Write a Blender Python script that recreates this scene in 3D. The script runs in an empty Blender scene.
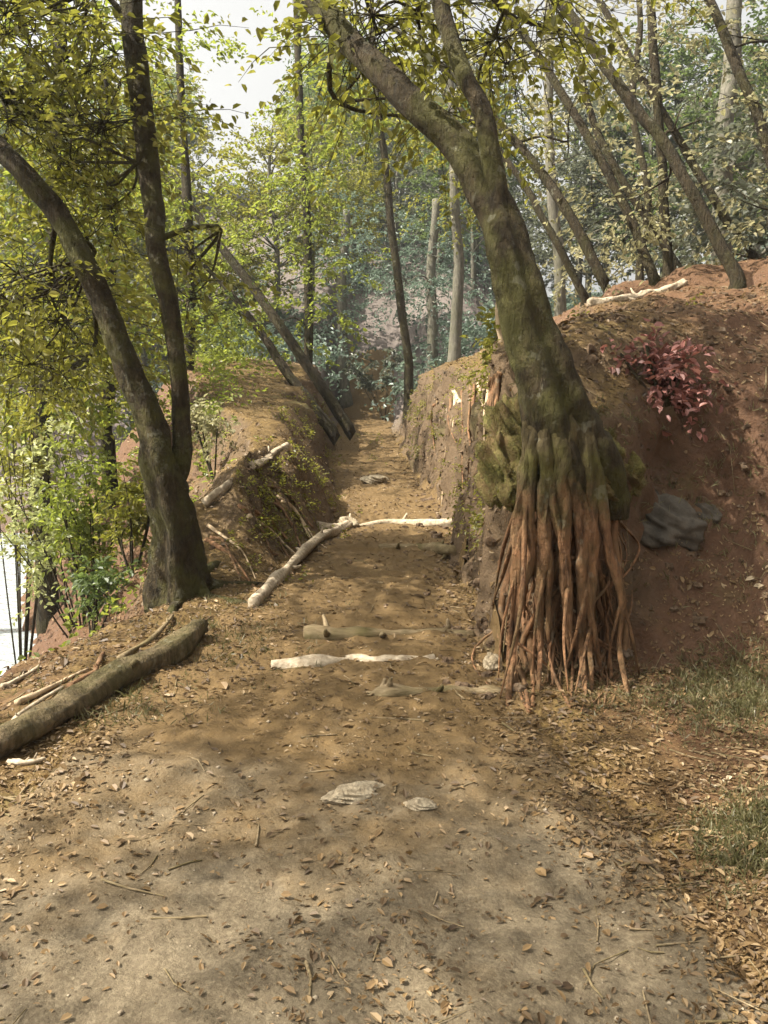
import bpy, math
import numpy as np

C = bpy.data.collections.new('woodland'); bpy.context.scene.collection.children.link(C)
SC = bpy.context.scene
HAZE = True; SURF = []; RNG = np.random.default_rng(77)

# ------------------------------------------------------------------ camera model
FOV = math.radians(62.0); F = 512 / math.tan(FOV / 2); PITCH = math.radians(7.5); EYE = 1.62
CP, SP = math.cos(PITCH), math.sin(PITCH)
def at(px, py, d):
    """world point seen at pixel (px, py), d metres ahead of the camera on the ground plan"""
    u, v = (px - 384) / F, -(py - 512) / F
    fy, fz = CP + v * SP, -SP + v * CP
    k = d / fy
    return np.array([u * k, d, EYE + fz * k])

# ------------------------------------------------------------------ noise and terrain
def _hash(ix, iy, s):
    n = np.sin(ix * 127.1 + iy * 311.7 + s * 74.7) * 43758.5453
    return n - np.floor(n)
def vn(x, y, s=0):
    x = np.asarray(x, float); y = np.asarray(y, float)
    ix, iy = np.floor(x), np.floor(y); fx, fy = x - ix, y - iy
    fx = fx * fx * fx * (fx * (fx * 6 - 15) + 10); fy = fy * fy * fy * (fy * (fy * 6 - 15) + 10)
    a, b, c, d = _hash(ix, iy, s), _hash(ix + 1, iy, s), _hash(ix, iy + 1, s), _hash(ix + 1, iy + 1, s)
    return (a + (b - a) * fx) * (1 - fy) + (c + (d - c) * fx) * fy - .5
def fbm(x, y, s=0, o=4):
    t, a = 0, 1.
    for k in range(o):
        t = t + a * vn(x * 2 ** k, y * 2 ** k, s + k * 11); a *= .5
    return t
def ss(a, b, x):
    t = np.clip((x - a) / (b - a), 0, 1); return t * t * (3 - 2 * t)
XLY = np.array([-8, 0, 3, 5, 6.2, 7, 9, 11, 14, 18, 26, 36, 60.])
XLX = np.array([-1.7, -1.7, -1.6, -1.35, -1.15, -.98, -.72, -.52, -.78, -1.1, -1.5, -1.6, -1.4])
FOOT = np.array([[9, 2.2], [5, 3.6], [3.2, 4.5], [2.1, 4.95], [1.35, 4.75], [.86, 4.55], [.72, 5.0], [.72, 6.2], [.76, 8.5], [.74, 11], [.60, 14], [.36, 18], [.25, 26], [.6, 40], [1.5, 80]])
FW = np.array([2.2, 2.2, 2.0, 1.5, .9, .30, .28, .34, .42, .48, .55, .6, 1., 2.5, 3])
FH = np.array([1.2, 1.3, 1.4, 1.45, 1.45, 1.45, 1.6, 1.95, 1.9, 1.75, 1.7, 1.6, 1.3, 1, 1])
def xl(y): return np.interp(y, XLY, XLX) + .12 * vn(np.asarray(y) * .9, 0 * np.asarray(y) + 3.3, 5)
def foot(x, y):
    x = np.asarray(x, float); y = np.asarray(y, float)
    best = np.full(x.shape, 1e9); w = np.zeros(x.shape); hb = np.zeros(x.shape); tot = np.zeros(x.shape)
    for i in range(len(FOOT) - 1):
        (ax, ay), (bx, by) = FOOT[i], FOOT[i + 1]
        dx, dy = bx - ax, by - ay
        t = np.clip(((x - ax) * dx + (y - ay) * dy) / (dx * dx + dy * dy), 0, 1)
        ex, ey = x - ax - t * dx, y - ay - t * dy
        d = np.hypot(ex, ey); m = d < best - 1e-9
        best = np.where(m, d, best)
        q = 1 / (d + .08) ** 3 * math.hypot(dx, dy) ** .5
        w = w + q * (FW[i] + t * (FW[i + 1] - FW[i])); hb = hb + q * (FH[i] + t * (FH[i + 1] - FH[i])); tot = tot + q
    w, hb = w / tot, hb / tot
    poly = np.vstack([FOOT, [[90, 80], [90, -2]]]); ins = np.zeros(x.shape, bool)
    for i in range(len(poly)):
        (ax, ay), (bx, by) = poly[i], poly[(i + 1) % len(poly)]
        if ay != by: ins ^= ((ay > y) != (by > y)) & (x < (bx - ax) * (y - ay) / (by - ay) + ax)
    return np.where(ins, best, -best), w, hb
STEPS = [3.35, 5.15, 5.9, 8.4, 10.4, 11.2]
def height(x, y, fine=True):
    x = np.asarray(x, float); y = np.asarray(y, float)
    L = xl(y); s, w, hb = foot(x, y)
    z = 0.02 * np.clip(y - 3, 0, 30) * .35 + .030 * np.clip(y - 12, 0, 25)
    for q in STEPS[1:]: z = z + .035 * ss(q - .02, q + .1, y + .05 * vn(x * 2, y, 9))
    # left side: falling slope in front, a bank behind the forked tree
    e = np.clip(L - x, 0, None)
    kb = ss(6.5, 8.3, y)
    bank = (.72 + .07 * np.clip(y - 7, 0, 16)) * ss(0, .75 + .5 * vn(y * .9, x * 0, 19), e) + .12 * np.clip(e - .6, 0, 2)
    lf = np.clip(e - (.42 + .25 * np.clip(y - 7.8, 0, 12) + .25 * vn(y * .8, x * .3, 17)), 0, None)
    bank = bank - 1.25 * lf
    fall = -.16 * np.clip(e - .25, 0, 1.0) - (.55 + .2 * ss(4, 6.5, y)) * np.clip(e - 1.2 + .5 * ss(4.5, 6.5, y), 0, None)
    left = kb * bank + (1 - kb) * fall
    floor_ = -3.1 + .05 * np.clip(e - 9, 0, 60) + .10 * np.clip(y - 24, 0, 60)
    left = np.maximum(left, floor_) + .12 * np.log1p(np.exp(-np.abs(left - floor_) * 6))
    left = np.where(e > 0, left * ss(0, .12, e), 0)
    # right side: the cut bank and hill
    si = np.clip(s + .18 * fbm(x * 1.3, y * 1.3, 21, 3), 0, None)
    right = hb * ss(0, 1, si / w) + .50 * np.clip(si - w, 0, 2.6) + .12 * np.clip(si - w - 2.6, 0, 25)
    right = right + ss(0, .5, si) * .30 * fbm(x * .9, y * .9, 40, 3)
    # far hillside across the valley
    far = .42 * np.clip(y - 30 + 2 * vn(x * .1, y * .1, 3), 0, 34) + .1 * np.clip(y - 64, 0, 60)
    far = far * (1 - .72 * ss(.08, .16, x / np.maximum(y, 1)) * (1 - ss(.36, .5, x / np.maximum(y, 1))))
    z = z + np.where(s > -.3, right, 0) + left + far * ss(-60, 10, x + 40)
    z = z + .10 * fbm(x * .5, y * .5, 60, 3) * ss(0, 1, np.abs(x) / 3)
    if fine: z = z + .035 * fbm(x * 3.1, y * 3.1, 80, 3) + .016 * fbm(x * 13, y * 13, 90, 2)
    return z
def gz(x, y): return float(height(np.array([x]), np.array([y]))[0])
def ground_at(px, py, dmin=1.5, dmax=60):
    d = np.geomspace(dmin, dmax, 900)
    P = np.array([at(px, py, k) for k in d])
    hh = height(P[:, 0], P[:, 1])
    i = np.argmax(P[:, 2] < hh)
    return np.array([P[i, 0], P[i, 1], hh[i]])

# ------------------------------------------------------------------ materials
def mat(name):
    m = bpy.data.materials.new(name); m.use_nodes = True
    nt = m.node_tree; nt.nodes.clear()
    return m, nt, nt.nodes.new('ShaderNodeOutputMaterial')
def nd(nt, t, **kw):
    n = nt.nodes.new(t)
    for k, v in kw.items():
        if k in n.inputs: n.inputs[k].default_value = v
        else: setattr(n, k, v)
    return n
def ramp(nt, fac, stops):
    r = nt.nodes.new('ShaderNodeValToRGB'); e = r.color_ramp.elements
    while len(e) < len(stops): e.new(.5)
    for i, (p, c) in enumerate(stops): e[i].position = p; e[i].color = (*c, 1)
    nt.links.new(fac, r.inputs[0]); return r.outputs[0]
def mix(nt, fac, a, b):
    m = nt.nodes.new('ShaderNodeMix'); m.data_type = 'RGBA'
    for s, v in ((m.inputs[0], fac), (m.inputs[6], a), (m.inputs[7], b)):
        if hasattr(v, 'node'): nt.links.new(v, s)
        else: s.default_value = v if not isinstance(v, tuple) else (*v, 1)
    return m.outputs[2]
def noise(nt, vec, scale, detail=4, rough=.55):
    n = nd(nt, 'ShaderNodeTexNoise', Scale=scale, Detail=detail, Roughness=rough); nt.links.new(vec, n.inputs['Vector']); return n.outputs['Fac']
def leaf_mat(name, stops, trans, tf=.45, rough=.45):
    m, nt, out = mat(name)
    g = nd(nt, 'ShaderNodeNewGeometry'); tc = nd(nt, 'ShaderNodeTexCoord')
    n = noise(nt, tc.outputs['Object'], .9, 2)
    ma = nd(nt, 'ShaderNodeMath', operation='MULTIPLY_ADD'); nt.links.new(g.outputs['Random Per Island'], ma.inputs[0]); ma.inputs[1].default_value = .62
    sub = nd(nt, 'ShaderNodeMath', operation='MULTIPLY_ADD'); nt.links.new(n, sub.inputs[0]); sub.inputs[1].default_value = 1.1; sub.inputs[2].default_value = -.36
    nt.links.new(sub.outputs[0], ma.inputs[2])
    col = ramp(nt, ma.outputs[0], stops)
    b = nd(nt, 'ShaderNodeBsdfPrincipled', Roughness=rough); nt.links.new(col, b.inputs['Base Color'])
    t = nd(nt, 'ShaderNodeBsdfTranslucent'); tcx = mix(nt, .5, col, trans); nt.links.new(tcx, t.inputs['Color'])
    ms = nd(nt, 'ShaderNodeMixShader', Fac=tf); nt.links.new(b.outputs[0], ms.inputs[1]); nt.links.new(t.outputs[0], ms.inputs[2])
    nt.links.new(ms.outputs[0], out.inputs['Surface']); return m
def surf(name, layers, bumps, rough=.85, spec=.25):
    """layers: function(nt, objvec, geo) -> colour socket; bumps: [(scale, strength, dist, detail)]"""
    m, nt, out = mat(name)
    tc = nd(nt, 'ShaderNodeTexCoord'); g = nd(nt, 'ShaderNodeNewGeometry')
    b = nd(nt, 'ShaderNodeBsdfPrincipled', Roughness=rough); b.inputs['Specular IOR Level'].default_value = spec
    nt.links.new(layers(nt, tc.outputs['Object'], g), b.inputs['Base Color'])
    prev = None
    for sc_, st, di, de in bumps:
        v = tc.outputs['Object']
        if isinstance(sc_, tuple):
            mp = nd(nt, 'ShaderNodeMapping'); mp.inputs['Scale'].default_value = sc_; nt.links.new(v, mp.inputs[0]); v = mp.outputs[0]; s1 = 1
        else: s1 = sc_
        h = noise(nt, v, s1, de, .65)
        bp = nd(nt, 'ShaderNodeBump', Strength=st, Distance=di); nt.links.new(h, bp.inputs['Height'])
        if prev: nt.links.new(prev, bp.inputs['Normal'])
        prev = bp.outputs[0]
    if prev: nt.links.new(prev, b.inputs['Normal'])
    nt.links.new(b.outputs[0], out.inputs['Surface']); return m
def upness(nt, g):
    s = nd(nt, 'ShaderNodeSeparateXYZ'); nt.links.new(g.outputs['Normal'], s.inputs[0]); return s.outputs['Z']
def scale_vec(nt, v, s):
    mp = nd(nt, 'ShaderNodeMapping'); mp.inputs['Scale'].default_value = s; nt.links.new(v, mp.inputs[0]); return mp.outputs[0]
def mul(nt, a, b):
    m = nd(nt, 'ShaderNodeMath', operation='MULTIPLY'); nt.links.new(a, m.inputs[0])
    if hasattr(b, 'node'): nt.links.new(b, m.inputs[1])
    else: m.inputs[1].default_value = b
    return m.outputs[0]
G3 = lambda v: (v, v, v)
def fac(nt, src, lo, hi): return ramp(nt, src, [(lo, G3(0)), (hi, G3(1))] if lo < hi else [(hi, G3(1)), (lo, G3(0))])

def ground_layers(nt, v, g):
    c1 = ramp(nt, noise(nt, v, 9, 6, .7), [(.3, (.05, .029, .008)), (.5, (.115, .07, .021)), (.68, (.19, .125, .042))])
    c2 = ramp(nt, noise(nt, v, 30, 5, .7), [(.35, (.035, .022, .01)), (.55, (.125, .08, .027)), (.7, (.28, .20, .085))])
    c = mix(nt, .5, c1, c2)
    red = mix(nt, noise(nt, v, 14, 5), (.045, .029, .016), (.145, .098, .058))
    steep = fac(nt, upness(nt, g), .93, .6)
    c = mix(nt, mul(nt, steep, .85), c, red)
    sp = nd(nt, 'ShaderNodeSeparateXYZ'); nt.links.new(v, sp.inputs[0])          # rusty subsoil, exposed on both banks
    a_ = nd(nt, 'ShaderNodeMath', operation='MULTIPLY_ADD'); ab = nd(nt, 'ShaderNodeMath', operation='MAXIMUM'); nt.links.new(mul(nt, sp.outputs['X'], 1.0), ab.inputs[0]); nt.links.new(mul(nt, sp.outputs['X'], -.55), ab.inputs[1])
    zz_ = nd(nt, 'ShaderNodeMath', operation='MULTIPLY_ADD'); nt.links.new(sp.outputs['Z'], zz_.inputs[0]); zz_.inputs[1].default_value = -.42; nt.links.new(ab.outputs[0], zz_.inputs[2])
    nt.links.new(zz_.outputs[0], a_.inputs[0]); a_.inputs[1].default_value = .45; a_.inputs[2].default_value = -.45
    b_ = nd(nt, 'ShaderNodeMath', operation='ADD'); nt.links.new(a_.outputs[0], b_.inputs[0]); nt.links.new(noise(nt, v, 1.6, 6, .65), b_.inputs[1])
    rust = mix(nt, noise(nt, v, 18, 6, .7), (.045, .021, .012), (.16, .078, .042))
    c = mix(nt, mul(nt, fac(nt, b_.outputs[0], .45, .75), .7), c, rust)
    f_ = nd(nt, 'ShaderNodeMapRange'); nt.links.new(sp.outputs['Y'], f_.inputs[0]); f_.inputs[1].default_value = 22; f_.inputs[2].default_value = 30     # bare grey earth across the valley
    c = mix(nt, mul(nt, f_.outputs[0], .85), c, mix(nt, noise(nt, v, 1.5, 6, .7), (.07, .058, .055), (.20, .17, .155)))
    moss = fac(nt, noise(nt, v, 1.1, 5, .65), .60, .72)
    return mix(nt, mul(nt, moss, .5), c, (.11, .11, .032))
def trail_layers(nt, v, g):
    c1 = ramp(nt, noise(nt, v, 5, 6, .65), [(.3, (.08, .06, .038)), (.55, (.13, .103, .069)), (.75, (.175, .143, .098))])
    c2 = ramp(nt, noise(nt, v, 55, 5, .75), [(.33, (.07, .048, .024)), (.5, (.125, .095, .052)), (.7, (.26, .21, .13))])
    c = mix(nt, .5, c1, c2)
    br = mix(nt, noise(nt, v, 26, 5, .7), (.06, .034, .011), (.185, .115, .041))
    sp = nd(nt, 'ShaderNodeSeparateXYZ'); nt.links.new(v, sp.inputs[0])          # the worn, stony patch lies on the near end of the trail
    a_ = nd(nt, 'ShaderNodeMath', operation='MULTIPLY_ADD'); nt.links.new(sp.outputs['Y'], a_.inputs[0]); a_.inputs[1].default_value = .22; a_.inputs[2].default_value = -.62
    b_ = nd(nt, 'ShaderNodeMath', operation='ADD'); nt.links.new(a_.outputs[0], b_.inputs[0]); nt.links.new(noise(nt, v, 1.3, 6, .65), b_.inputs[1])
    return mix(nt, mul(nt, fac(nt, b_.outputs[0], .42, .74), .85), c, br)
def bark_layers(dark, light, moss, amt):
    def f(nt, v, g):
        c = ramp(nt, noise(nt, scale_vec(nt, v, (22, 22, 5)), 1, 6, .7), [(.3, dark), (.62, light)])
        k = fac(nt, noise(nt, v, 3.2, 5, .65), .44, .62)
        c = mix(nt, mul(nt, k, amt), c, moss)
        l = fac(nt, noise(nt, v, 9, 3, .6), .63, .68)
        return mix(nt, mul(nt, l, .35), c, (.22, .21, .15))
    return f
M = {}
M['ground'] = surf('forest_floor', ground_layers, [(6, .5, .05, 4), (38, .8, .02, 6)])
M['trail'] = surf('packed_earth', trail_layers, [(9, .4, .03, 5), (70, .7, .012, 6)])
M['bark'] = surf('dark_bark', bark_layers((.012, .009, .004), (.055, .040, .019), (.05, .046, .012), .6), [((55, 55, 9), 1., .05, 6), (14, .6, .04, 4)])
M['bark_moss'] = surf('mossy_bark', bark_layers((.014, .010, .004), (.062, .044, .019), (.085, .08, .02), .8), [((42, 42, 8), 1., .06, 6), (12, .7, .05, 4)])
M['bark_grey'] = surf('grey_bark', bark_layers((.05, .045, .033), (.16, .145, .11), (.10, .10, .05), .4), [((60, 60, 14), .7, .015, 4)])
def root_layers(nt, v, g):
    c = bark_layers((.04, .019, .009), (.29, .148, .068), (.17, .115, .055), .5)(nt, v, g)
    oi = nd(nt, 'ShaderNodeObjectInfo')
    return mix(nt, mul(nt, oi.outputs['Random'], .3), c, mix(nt, noise(nt, v, 40, 4), (.03, .02, .012), (.16, .11, .07)))
M['root'] = surf('root_bark', root_layers, [((50, 50, 16), .8, .012, 5)])
def buttress_layers(nt, v, g):                                     # mossy bark on the trunk side, bare reddish root where the soil has washed away
    a = bark_layers((.03, .022, .009), (.10, .075, .032), (.10, .092, .024), .9)(nt, v, g); b = bark_layers((.04, .019, .009), (.28, .145, .068), (.12, .09, .04), .6)(nt, v, g)
    sp = nd(nt, 'ShaderNodeSeparateXYZ'); nt.links.new(v, sp.inputs[0])
    h = nd(nt, 'ShaderNodeMath', operation='MULTIPLY_ADD'); nt.links.new(noise(nt, v, 9, 5, .7), h.inputs[0]); h.inputs[1].default_value = .7; nt.links.new(sp.outputs['Z'], h.inputs[2])
    return mix(nt, fac(nt, h.outputs[0], .22, .5), b, a)
M['buttress'] = surf('buttress_bark', buttress_layers, [((46, 46, 10), 1., .03, 6), (16, .7, .03, 4)])
M['root_pale'] = surf('bare_root', bark_layers((.22, .15, .085), (.52, .40, .26), (.32, .22, .12), .3), [((50, 50, 16), .6, .008, 5)])
M['log'] = surf('old_log', bark_layers((.03, .021, .009), (.19, .14, .075), (.07, .062, .018), .6), [((40, 40, 12), 1., .03, 6), (9, .6, .03, 4)])
M['russet'] = leaf_mat('russet_fronds', [(0, (.06, .028, .018)), (.5, (.27, .105, .085)), (1, (.46, .25, .21))], (.28, .12, .07), .3)
M['bluegreen'] = leaf_mat('blue_green_leaves', [(0, (.05, .07, .055)), (.5, (.11, .15, .115)), (1, (.22, .27, .2))], (.2, .28, .18), .4)
M['moss_leaf'] = leaf_mat('moss_leaves', [(0, (.09, .085, .02)), (.6, (.19, .18, .045)), (1, (.30, .27, .09))], (.3, .3, .06), .35)
M['moss'] = surf('moss_cushion', lambda nt, v, g: mix(nt, fac(nt, noise(nt, v, 7, 6, .7), .38, .62), ramp(nt, noise(nt, v, 60, 4), [(.35, (.085, .08, .02)), (.7, (.22, .20, .055))]), (.15, .10, .04)), [(16, .8, .05, 4), (90, 1., .02, 5)])
M['wood'] = surf('weathered_wood', lambda nt, v, g: mix(nt, fac(nt, noise(nt, v, 4, 4), .4, .7), ramp(nt, noise(nt, scale_vec(nt, v, (5, 60, 60)), 1, 5), [(.3, (.13, .09, .045)), (.7, (.32, .245, .145))]), (.10, .08, .03)), [((8, 90, 90), .8, .01, 5)])
M['pale'] = surf('sunlit_toned_wood', lambda nt, v, g: ramp(nt, noise(nt, scale_vec(nt, v, (30, 30, 30)), 1, 5), [(.25, (.18, .135, .08)), (.7, (.52, .43, .31))]), [(60, .7, .008, 5)])  # sunlight on the logs is put into this paler wood colour
M['stone'] = surf('pale_stone', lambda nt, v, g: ramp(nt, noise(nt, v, 14, 6, .7), [(.3, (.16, .12, .07)), (.65, (.42, .35, .24))]), [(18, .8, .02, 5), (70, .6, .01, 4)], .85)
M['grit'] = surf('grit', lambda nt, v, g: ramp(nt, noise(nt, v, 40, 3, .7), [(.3, (.14, .105, .065)), (.7, (.42, .35, .25))]), [(60, .6, .01, 3)], .85)
M['clod'] = surf('clod', lambda nt, v, g: ramp(nt, noise(nt, v, 7, 5, .8), [(.3, (.04, .025, .014)), (.55, (.125, .082, .048)), (.72, (.25, .20, .145))]), [(50, .8, .015, 4)], .9)
M['greystone'] = surf('grey_stone', lambda nt, v, g: ramp(nt, noise(nt, v, 9, 6, .7), [(.3, (.04, .034, .026)), (.65, (.115, .098, .074))]), [(14, .6, .03, 6), (60, .5, .01, 5)], .9)
YG = (.32, .33, .04)
M['leaf_olive'] = leaf_mat('olive_leaves', [(0, (.05, .05, .010)), (.45, (.125, .12, .020)), (.8, (.22, .20, .04)), (1, (.38, .33, .11))], (.40, .40, .05), .52)
M['leaf_lime'] = leaf_mat('lime_leaves', [(0, (.055, .075, .012)), (.5, (.13, .155, .022)), (1, (.26, .27, .06))], (.40, .46, .06), .55)
M['leaf_brightpale'] = leaf_mat('bright_pale_leaves', [(0, (.12, .14, .04)), (.5, (.26, .28, .10)), (1, (.5, .5, .28))], (.5, .52, .2), .5)  # leaves coloured paler to carry the sun falling on the left bush
M['leaf_green'] = leaf_mat('green_leaves', [(0, (.03, .05, .014)), (.5, (.075, .11, .03)), (1, (.17, .20, .07))], (.22, .30, .07), .45)
M['leaf_pale'] = leaf_mat('pale_leaves', [(0, (.09, .085, .04)), (.5, (.22, .205, .10)), (1, (.46, .42, .27))], (.48, .45, .22), .5)
M['leaf_dull'] = leaf_mat('dull_leaves', [(0, (.05, .055, .04)), (.5, (.105, .115, .08)), (1, (.2, .2, .14))], (.2, .22, .12), .4)
M['litter'] = leaf_mat('fallen_leaves', [(0, (.03, .017, .007)), (.35, (.09, .052, .018)), (.7, (.19, .118, .046)), (.93, (.32, .23, .12)), (1, (.5, .4, .26))], (.25, .14, .04), .12, .6)
M['grass'] = leaf_mat('grass_blades', [(0, (.07, .065, .024)), (.6, (.15, .14, .06)), (1, (.26, .22, .12))], (.22, .22, .07), .4)
def water():
    m, nt, out = mat('stream_water'); tc = nd(nt, 'ShaderNodeTexCoord')
    b = nd(nt, 'ShaderNodeBsdfPrincipled', Roughness=.06); b.inputs['Base Color'].default_value = (.34, .38, .38, 1)  # pale base colour paints in the white glare on the water
    bp = nd(nt, 'ShaderNodeBump', Strength=.8, Distance=.12); nt.links.new(noise(nt, tc.outputs['Object'], 5, 3), bp.inputs['Height'])
    nt.links.new(bp.outputs[0], b.inputs['Normal']); nt.links.new(b.outputs[0], out.inputs['Surface']); return m
M['water'] = water()

# ------------------------------------------------------------------ object helpers
class MB:
    """collects vertices and faces in world space; build() links ONE mesh object"""
    def __init__(s): s.v, s.f3, s.f4, s.n = [], [], [], 0
    def add(s, v, f3=None, f4=None):
        v = np.asarray(v, float).reshape(-1, 3)
        if f3 is not None and len(f3): s.f3.append(np.asarray(f3, int) + s.n)
        if f4 is not None and len(f4): s.f4.append(np.asarray(f4, int) + s.n)
        s.v.append(v); s.n += len(v)
    def build(s, name, material, parent=None, loc=None, smooth=True):
        base = np.zeros(3)
        if parent is not None: base = np.array(parent['_w'])
        elif loc is not None: base = np.asarray(loc, float)
        v = np.concatenate(s.v) - base
        f3 = np.concatenate(s.f3) if s.f3 else np.zeros((0, 3), int)
        f4 = np.concatenate(s.f4) if s.f4 else np.zeros((0, 4), int)
        me = bpy.data.meshes.new(name)
        me.vertices.add(len(v)); me.vertices.foreach_set('co', v.astype(np.float32).ravel())
        idx = np.concatenate([f3.ravel(), f4.ravel()]).astype(np.int32)
        me.loops.add(len(idx)); me.loops.foreach_set('vertex_index', idx)
        n3, n4 = len(f3), len(f4)
        me.polygons.add(n3 + n4)
        st = np.concatenate([np.arange(n3) * 3, n3 * 3 + np.arange(n4) * 4]).astype(np.int32)
        me.polygons.foreach_set('loop_start', st)
        me.polygons.foreach_set('use_smooth', np.full(n3 + n4, smooth))
        me.update(calc_edges=True); me.validate()
        me.materials.append(material)
        o = bpy.data.objects.new(name, me); C.objects.link(o)
        if parent is not None: o.parent = parent
        else: o.location = base
        o['_w'] = [float(q) for q in base]
        return o
def tag(o, label=None, cat=None, group=None, kind=None):
    if label: o['label'] = label
    if cat: o['category'] = cat
    if group: o['group'] = group
    if kind: o['kind'] = kind
    return o
def empty(name, loc, label, cat, group=None):
    o = bpy.data.objects.new(name, None); C.objects.link(o); o.location = [float(q) for q in loc]
    o.empty_display_size = .2; o['_w'] = [float(q) for q in loc]
    return tag(o, label, cat, group)
def copy_tree(o, loc, rz, sc=1.0):
    c = o.copy(); C.objects.link(c); c.location = [float(q) for q in loc]; c.rotation_euler = (0, 0, rz); c.scale = (sc, sc, sc)
    for ch in list(o.children):
        d = ch.copy(); C.objects.link(d); d.parent = c
    return c
def unit(a):
    a = np.asarray(a, float); return a / (np.linalg.norm(a, axis=-1, keepdims=True) + 1e-9)
def spline(P, n):
    """Catmull-Rom through rows of P (any width), n samples per span"""
    P = np.asarray(P, float)
    Q = np.vstack([2 * P[0] - P[1], P, 2 * P[-1] - P[-2]]); out = []
    for i in range(1, len(Q) - 2):
        t = np.linspace(0, 1, n, endpoint=False)[:, None]
        a, b, c, d = Q[i - 1], Q[i], Q[i + 1], Q[i + 2]
        out.append(.5 * (2 * b + (c - a) * t + (2 * a - 5 * b + 4 * c - d) * t * t + (3 * b - a - 3 * c + d) * t ** 3))
    return np.vstack(out + [P[-1:]])
def tube(mb, P, R, k=8, rough=0., seed=0, cap=True, flute=None):
    P = np.asarray(P, float); R = np.maximum(np.broadcast_to(np.asarray(R, float), (len(P),)), .0005)
    T = unit(np.gradient(P, axis=0))
    ref = np.array([0, 0, 1.]) if abs(T[len(T) // 2][2]) < .8 else np.array([0, 1., 0])
    U = unit(np.cross(T, ref)); W = np.cross(T, U)
    a = np.arange(k) * 2 * math.pi / k
    ring = P[:, None, :] + R[:, None, None] * (np.cos(a)[None, :, None] * U[:, None, :] + np.sin(a)[None, :, None] * W[:, None, :])
    if flute is not None:
        lob = np.cos(a * 3 + seed)[None, :] * .5 + np.cos(a * 5 + 2.1 * seed)[None, :] * .35 + np.cos(a * 8 + seed * .7)[None, :] * .2
        ring = ring + (R[:, None] * flute[:, None] * lob)[:, :, None] * unit(ring - P[:, None, :])
    if rough:
        i = np.arange(len(P))[:, None] * .35; j = a[None, :]
        nn = fbm(np.cos(j) * 1.6 + seed + i * 0, np.sin(j) * 1.6 + i, seed, 3)
        ring = ring + (rough * R[:, None] * nn)[:, :, None] * unit(ring - P[:, None, :])
    n = len(P); q = np.arange(n - 1)[:, None] * k + np.arange(k)[None, :]
    q2 = np.arange(n - 1)[:, None] * k + (np.arange(k)[None, :] + 1) % k
    f4 = np.stack([q, q2, q2 + k, q + k], -1).reshape(-1, 4)
    v = ring.reshape(-1, 3); f3 = []
    if cap:
        v = np.vstack([v, P[:1] - T[:1] * R[0] * .15, P[-1:] + T[-1:] * R[-1] * .25]); c0, c1 = n * k, n * k + 1
        for j in range(k):
            f3 += [[c0, (j + 1) % k, j], [c1, (n - 1) * k + j, (n - 1) * k + (j + 1) % k]]
    mb.add(v, f3, f4)
def leaves(mb, base, axis, nrm, L, W, fold=.25, curl=.12):
    axis = unit(axis); b = unit(np.cross(axis, nrm)); n = np.cross(b, axis)
    L = L[:, None]; W = W[:, None]
    r1, r2, h1 = .42 * W, .40 * W, fold * W
    v = np.stack([base, base + .28 * L * axis + r1 * b + h1 * n, base + .66 * L * axis + r2 * b + h1 * n - .4 * curl * L * n, base + L * axis - curl * L * n,
                  base + .66 * L * axis - r2 * b + h1 * n - .4 * curl * L * n, base + .28 * L * axis - r1 * b + h1 * n], 1).reshape(-1, 3)
    i = np.arange(len(base))[:, None] * 6
    mb.add(v, None, np.concatenate([i + np.array([0, 1, 2, 3]), i + np.array([0, 3, 4, 5])]))
def sprays(mb, wood, pos, dirs, rng, n=12, ln=.42, ll=.075, twig=True):
    """leafy twigs: n leaves set alternately along each short drooping twig"""
    m = len(pos)
    dirs = unit(dirs)
    side = unit(np.cross(dirs, np.array([0, 0, 1.]) + .2 * rng.normal(size=(m, 3))))
    lens = ln * rng.uniform(.6, 1.3, m)
    t = (np.arange(n) + .6) / n
    sg = np.where(np.arange(n) % 2 == 0, 1, -1)
    P = pos[:, None, :] + dirs[:, None, :] * (lens[:, None] * t[None, :])[:, :, None]
    P[:, :, 2] -= (.25 * lens[:, None] * t[None, :] ** 2)
    P = P + rng.normal(size=P.shape) * ln * .07
    A = dirs[:, None, :] * .55 + side[:, None, :] * sg[None, :, None] * .8 + rng.normal(size=P.shape) * .35
    A[:, :, 2] -= .25
    N = np.array([0, 0, 1.]) + rng.normal(size=P.shape) * .55
    cnt = m * n
    LL = ll * rng.uniform(.6, 1.3, cnt)
    leaves(mb, P.reshape(-1, 3), A.reshape(-1, 3), unit(N.reshape(-1, 3)), LL, LL * rng.uniform(.5, .72, cnt))
    if twig:
        for i in range(m):
            e = pos[i] + dirs[i] * lens[i]; e[2] -= .25 * lens[i]
            mid = pos[i] + dirs[i] * lens[i] * .5; mid[2] -= .06 * lens[i]
            tube(wood, [pos[i], mid, e], [.0045, .003, .0015], 3, cap=False)
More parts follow.
